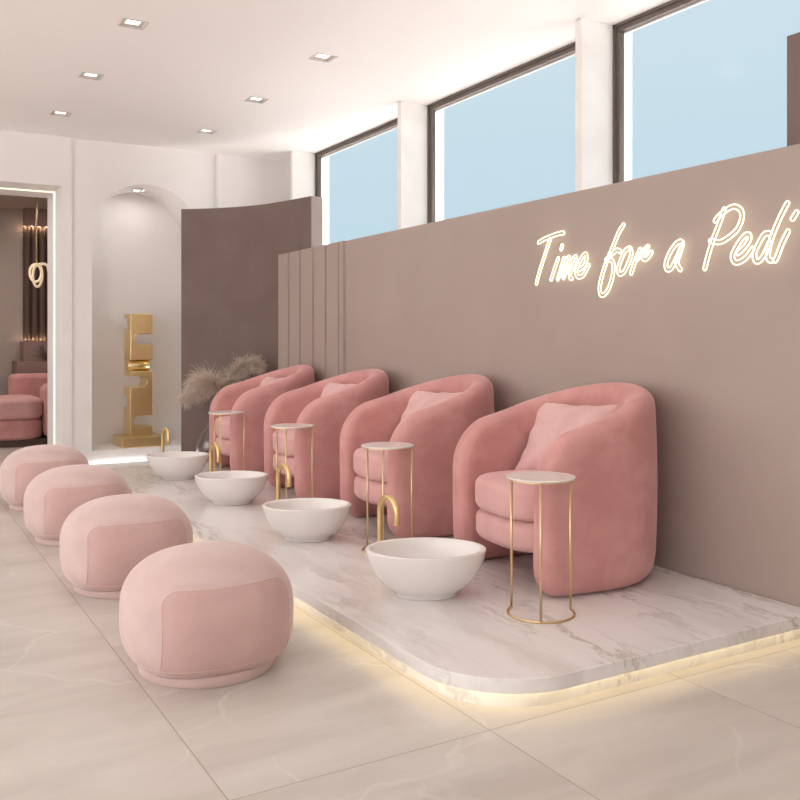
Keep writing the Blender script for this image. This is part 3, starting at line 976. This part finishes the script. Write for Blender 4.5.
# small clear stand-offs carry the tubes
for u, v in ((-.843, .012), (-.743, -.021), (-.695, -.025), (-.567, -.015), (-.352, .013), (-.280, -.025), (-.183, -.021), (.021, -.005), (.254, .031), (.371, -.008), (.474, -.007), (.579, -.017)):
    mk('stand_off', tube([(.002, -u, v), (.0198, -u, v)], .0022, 8), M_PINKWALL, sign, True)

# ============================================================ gold sculpture in the niche
sc_ = thing('totem_sculpture', 'tall gold block totem with slots and a roller, on its plinth in the arched niche', 'sculpture', (2.145, 8.585, LEDGE))
b = mk('plinth', box(-.205, .19, -.215, .18, 0, .094), M_GOLDBLK, sc_); bevel(b, .004, 3)
def slot_right(x0, x1, zc, hh, z_):     # U-slot open to the right between zc-hh, zc+hh
    pass
def block(x0, x1, z0, z1, slots):
    """outline in x-z with U slots: (side, z centre, half height, depth)"""
    P = [(x0, z0), (x1, z0)]
    for side, zc, hh, dp in sorted([s for s in slots if s[0] == 'r'], key=lambda s: s[1]):
        P.append((x1, zc - hh))
        cx = x1 - dp + hh
        P += [(cx - hh * math.sin(PI * k / 14), zc - hh * math.cos(PI * k / 14)) for k in range(15)]
        P.append((x1, zc + hh))
    P += [(x1, z1), (x0, z1)]
    for side, zc, hh, dp in sorted([s for s in slots if s[0] == 'l'], key=lambda s: -s[1]):
        P.append((x0, zc + hh))
        cx = x0 + dp - hh
        P += [(cx + hh * math.sin(PI * k / 14), zc + hh * math.cos(PI * k / 14)) for k in range(15)]
        P.append((x0, zc - hh))
    return P
def carved(name, P, y0, y1, notches):
    o = mk(name, extrude(P, 1, y0, y1), M_GOLDBLK, sc_)
    for i, (ya, yb, za, zb) in enumerate(notches):
        cut = mk('cutter', box(-1, 1, ya, yb, za, zb), M_GOLDBLK)
        cut.parent = sc_
        m = o.modifiers.new('cut', 'BOOLEAN'); m.operation = 'DIFFERENCE'; m.object = cut; m.solver = 'EXACT'
    bpy.context.view_layer.update()
    dg = bpy.context.evaluated_depsgraph_get()
    me = bpy.data.meshes.new_from_object(o.evaluated_get(dg))
    o.modifiers.clear(); o.data = me
    for c in [c for c in bpy.data.objects if c.name.startswith('cutter')]: bpy.data.objects.remove(c)
    bevel(o, .007, 3)
    return o
def hz(py): return 1.1 - (py - 341) * .00942 - LEDGE
SX0, SX1, SY0, SY1 = -.105, .107, -.10, .155
carved('lower_block', block(SX0, SX1, .094, hz(371), [('r', (hz(416) + hz(426.5)) / 2, .052, .180), ('l', (hz(376) + hz(387)) / 2, .052, .155)]), SY0, SY1,
       [(.03, .3, hz(408), hz(397))])
carved('upper_block', block(SX0, SX1, hz(360), hz(313.8), [('r', (hz(334) + hz(344.6)) / 2, .050, .180)]), SY0, SY1,
       [(.03, .3, hz(329), hz(318))])
zr = (hz(360.5) + hz(371)) / 2
rl = mk('roller', xform(lathe([(0, -.112), (.05, -.112), (.0545, -.107), (.0545, .085), (.05, .09), (0, .09)], 40), Matrix.Translation((-.0, 0, zr)) @ Matrix.Rotation(PI / 2, 4, 'Y')), M_GOLDBLK, sc_, True)
rl2 = mk('spacer', box(SX0 + .004, SX0 + .10, .065, SY1, hz(371) - .0, hz(360) + .0), M_GOLDBLK, sc_)

# ============================================================ pampas grass in a glass vase
VX, VY = 2.54, 7.50
vz = thing('glass_vase', 'clear round glass vase on the floor beside the farthest chair', 'vase', (VX, VY, 0))
o_ = [(0, 0), (.07, 0), (.105, .02), (.155, .08), (.175, .16), (.165, .24), (.125, .32), (.075, .375), (.058, .42), (.066, .46)]
sm = [(max(p.x, 0), p.y) for p in catmull([(r, z, 0) for r, z in o_], 5)]
inn = [(max(r - .005, 0), z + (.006 if z < .05 else 0)) for r, z in sm][::-1]
inn[-1] = (0, inn[-1][1])
mk('vase_body', lathe(sm + inn, 72), M_VASE, vz, True)
def plume(label, stem_pts, rad, nst, seed, droop, f0=.45):
    rnd = random.Random(seed)
    t = thing('pampas_plume', label, 'dried grass', (VX, VY, 0), 0, 'pampas plumes in the glass vase')
    S = catmull(stem_pts, 10)
    mk('stem', tube(S, .0033, 6), M_STEM, t, True)
    V, F = [], []
    k0 = int(len(S) * f0)
    tuft = None
    for i in range(nst):
        if i % 16 == 0: tuft = (rnd.random(), rnd.random() * 2 * PI, rnd.uniform(.35, 1.), rnd.uniform(.2, 1.), rnd.uniform(.6, 1.3))
        f = min(max(tuft[0] + rnd.uniform(-.02, .02), 0), 1)
        ii = k0 + f * (len(S) - 1 - k0)
        a = int(min(ii, len(S) - 2)); fr_ = ii - a
        p = S[a].lerp(S[a + 1], fr_)
        tg = (S[a + 1] - S[a]).normalized()
        th = tuft[1] + rnd.uniform(-.28, .28)
        u = tg.orthogonal().normalized(); w = tg.cross(u)
        d = ((u * math.cos(th) + w * math.sin(th)) * tuft[2] + tg * (tuft[3] + rnd.uniform(-.15, .15))).normalized()
        ln = rad * tuft[4] * (.6 + .4 * rnd.random()) * (.55 + .45 * math.sin(PI * min(.2 + f * .8, 1)))
        w0 = .0008 + .0011 * rnd.random()
        n = 6
        base = len(V); q = p
        side = Vector((rnd.uniform(-1, 1), rnd.uniform(-1, 1), rnd.uniform(-1, 1))).normalized()
        for s in range(n + 1):
            ww = w0 * (1 - .6 * s / n)
            cr = d.cross(side)
            if cr.length < 1e-4: cr = Vector((1, 0, 0))
            cr.normalize()
            V.append(tuple(q + cr * ww)); V.append(tuple(q - cr * ww))
            if s < n:
                q = q + d * (ln / n)
                d = (d + Vector((rnd.uniform(-.28, .28), rnd.uniform(-.28, .28), rnd.uniform(-.2, .2) - droop))).normalized()
        F += [(base + 2 * s, base + 2 * s + 1, base + 2 * s + 3, base + 2 * s + 2) for s in range(n)]
    o = mk('plume', (V, F), M_PLUME, t)
    o['kind'] = 'stuff'
    return t
rv = Vector((.863, -.505, 0))
def at(dx, z, dy=0.): return tuple(rv * dx + Vector((.5, .86, 0)) * dy + Vector((0, 0, z)))
plume('feathery beige pampas plume drooping left over the glass vase', [at(.03, .03), at(.02, .40), at(.02, .56), at(.0, .66), at(-.05, .735), at(-.15, .725), at(-.26, .61)], .20, 5200, 3, .20)
plume('feathery beige pampas plume rising behind the farthest chair', [at(-.02, .03), at(.0, .40), at(.06, .64), at(.13, .78), at(.21, .86, -.02), at(.31, .90, -.06), at(.40, .89, -.1)], .135, 3000, 5, .10)
# ============================================================ lounge beyond the door
fx0, fx1 = 1.524, 2.9
pn = thing('fluted_wall_panel', 'dark fluted wall panel with hidden warm lights in the far room', 'wall panel', (2.2, 11.69, 0))
pz0, pz1 = 1.105, 2.49
P = []
n = 16; wv = (fx1 - fx0) / n
for i in range(n):
    for k in range(8):
        a = PI * k / 8
        P.append((fx0 - 2.2 + i * wv + wv / 2 - wv / 2 * math.cos(a), -.015 - .05 * math.sin(a)))
P.append((fx1 - 2.2, -.015)); P += [(fx1 - 2.2, -.002), (fx0 - 2.2, -.002)]
mk('fluted_face', extrude(P, 2, pz0, pz1), M_FLUTE, pn)
mk('pelmet', box(fx0 - 2.2, fx1 - 2.2, -.16, -.002, pz1, 2.699), M_MAUVE, pn)
pl_ = thing('stone_ledge', 'mauve stone ledge below the fluted panel in the far room', 'ledge', (2.2, 11.5, 0))
mk('upper_step', box(1.49 - 2.2, .7, -.12, .185, .857, 1.10), M_MAUVE, pl_)
mk('lower_step', box(1.40 - 2.2, .7, -.26, .185, 0, .857), M_MAUVE, pl_)
for i in range(n):
    x = fx0 + (i + .5) * wv
    for z, up in ((pz1 - .012, False), (pz0 + .012, True)):
        l = bpy.data.lights.new('panel_spot', 'POINT'); l.energy = .22 if not up else .16; l.color = (1., .70, .46); l.shadow_soft_size = .01
        lo = bpy.data.objects.new('panel_spot', l); lo.location = (x - wv / 2, 11.69 - .075, z); link(lo)

# sofa
sf = thing('curved_sofa', 'rose velvet curved sofa seen through the doorway', 'sofa', (1.0, 10.35, 0))
def softbox(x0, x1, y0, y1, z0, z1, r):
    return extrude(rrect(x0, x1, y0, y1, r, 8), 2, z0, z1)
o = mk('seat_cushion', softbox(-1.2, .52, -.40, .50, .28, .50, .22), M_CUSH, sf); bevel(o, .06, 5)
o = mk('seat_base', softbox(-1.18, .51, -.39, .50, .07, .28, .22), M_VELVET, sf); bevel(o, .04, 5)
o = mk('backrest', softbox(.27, 1.0, .42, .66, .07, .73, .10), M_VELVET, sf); bevel(o, .06, 5)
o = mk('armrest', softbox(.52, .80, -.42, .12, .07, .64, .12), M_VELVET, sf); bevel(o, .08, 6)
mk('plinth', softbox(-1.1, .72, -.33, .6, 0, .07, .1), M_FLUTE, sf)

# pendant with looped glowing tube
pd = thing('looped_pendant', 'looped cream tube pendant lamp on a thin brass rod in the far room', 'pendant lamp', (1.435, 10.0, 2.7))
mk('rod', tube([(0, 0, 0), (0, 0, -.80)], .008, 10), M_BRASS, pd, True)
mk('ceiling_rose', lathe([(0, 0), (.05, 0), (.05, -.02), (0, -.022)], 32), M_BRASS, pd)
def oval(cx, cy, cz, a, b, rz, tilt):
    R = Matrix.Translation((cx, cy, cz)) @ Matrix.Rotation(rz, 4, 'Z') @ Matrix.Rotation(tilt, 4, 'Y')
    return [tuple(R @ Vector((a * math.cos(2 * PI * k / 48), 0, b * math.sin(2 * PI * k / 48)))) for k in range(48)]
mk('loop', tube(oval(.01, 0, -.912, .056, .118, .5, .04), .013, 12, True), M_ROPE, pd, True)
mk('loop', tube(oval(-.005, .03, -.885, .060, .092, -.5, -.05), .013, 12, True), M_ROPE, pd, True)
C = catmull([(-.03, .02, -.83), (.04, .01, -.79), (.10, 0, -.80), (.12, 0, -.87), (.125, 0, -.93), (.13, .03, -.86), (.15, .03, -.77), (.22, .02, -.725), (.36, .02, -.72), (.46, .02, -.78)], 8)
mk('tube_arm', tube(C, .013, 12), M_ROPE, pd, True)

# dried twigs standing on the ledge
tw = thing('dried_bouquet', 'bunch of fine dark dried twigs on the stone ledge in the far room', 'dried flowers', (1.73, 11.305, .857))
rnd = random.Random(4)
pcs = []
for i in range(90):
    th = rnd.random() * 2 * PI; s = rnd.uniform(.02, .15); hh = rnd.uniform(.06, .2)
    pcs.append(tube([(0, 0, 0), (s * .4 * math.cos(th), s * .3 * math.sin(th), hh * .6), (s * math.cos(th), s * .5 * math.sin(th), hh)], .0016, 4))
    pcs.append(xform(lathe([(0, -.006), (.006, 0), (0, .006)], 6), Matrix.Translation((s * math.cos(th), s * .5 * math.sin(th), hh))))
mk('twigs', join(*pcs), M_TWIG, tw)['kind'] = 'stuff'

# ============================================================ light
l = bpy.data.lights.new('sun', 'SUN'); l.energy = 10.4; l.angle = math.radians(8); l.color = (1., .95, .91)
o = bpy.data.objects.new('sun', l); o.rotation_euler = Vector((.0, -.75, .66)).to_track_quat('Z', 'Y').to_euler(); link(o)

w = bpy.data.worlds.new('sky'); SC.world = w; w.use_nodes = True
nt = w.node_tree; bg = nt.nodes['Background']
tc = N(nt, 'ShaderNodeTexCoord'); sp = N(nt, 'ShaderNodeSeparateXYZ'); nt.links.new(tc.outputs['Generated'], sp.inputs[0])
mr = N(nt, 'ShaderNodeMapRange'); mr.inputs['From Min'].default_value = -.7; mr.inputs['From Max'].default_value = .2
mr.interpolation_type = 'SMOOTHSTEP'
nt.links.new(sp.outputs['X'], mr.inputs['Value'])
zr_ = ramp(nt, [(0., (.51, .68, .775)), (.16, (.535, .695, .785)), (.42, (.61, .735, .80)), (1., (.57, .71, .80))])
nt.links.new(sp.outputs['Z'], zr_.inputs['Fac'])
mx = N(nt, 'ShaderNodeMixRGB'); mx.inputs[1].default_value = (2.9, 2.72, 2.64, 1)     # hazy bright side of the sky
nt.links.new(mr.outputs[0], mx.inputs[0]); nt.links.new(zr_.outputs[0], mx.inputs[2])
nt.links.new(mx.outputs[0], bg.inputs['Color']); bg.inputs['Strength'].default_value = 1.0

def portal(loc, rot, sx, sy):
    l = bpy.data.lights.new('window_portal', 'AREA'); l.shape = 'RECTANGLE'; l.size = sx; l.size_y = sy
    l.cycles.is_portal = True
    o = bpy.data.objects.new('window_portal', l); o.location = loc; o.rotation_euler = rot; link(o)
portal((X0 - .03, 2.5, 1.475), (0, -PI / 2, 0), 2.45, 10.4)
for yb, ya in zip(FINS, ends[1:]):
    portal((WX + .03, (ya + yb) / 2 + .026, 1.9), (0, PI / 2, 0), 1.9, yb - ya - .05)

for (x, y, p) in ((.4, 10.2, 20.), (2.0, 10.4, 9.)):
    area('lounge_fill', (x, y, 2.68), .3, p, (1., .88, .80))  # unseen area lights, added to brighten the far room

# ============================================================ camera
cam = bpy.data.cameras.new('camera'); cam.sensor_width = 36; cam.lens = 892 / 800 * 36
cam.shift_y = -59 / 800
cam.clip_start = .05
co = bpy.data.objects.new('camera', cam); co.location = (0, 0, 1.1)
co.rotation_euler = (PI / 2, 0, -math.atan(522 / 892)); link(co)
SC.camera = co

vs = SC.view_settings
SC.display_settings.display_device = 'sRGB'
vs.view_transform = 'Standard'; vs.look = 'None'; vs.exposure = 0.10; vs.gamma = 1.0; vs.use_curve_mapping = False
SC.cycles.use_denoising = True
SC.cycles.max_bounces = 10
SC.cycles.diffuse_bounces = 6
SC.cycles.transparent_max_bounces = 12
SC.cycles.sample_clamp_indirect = 8.
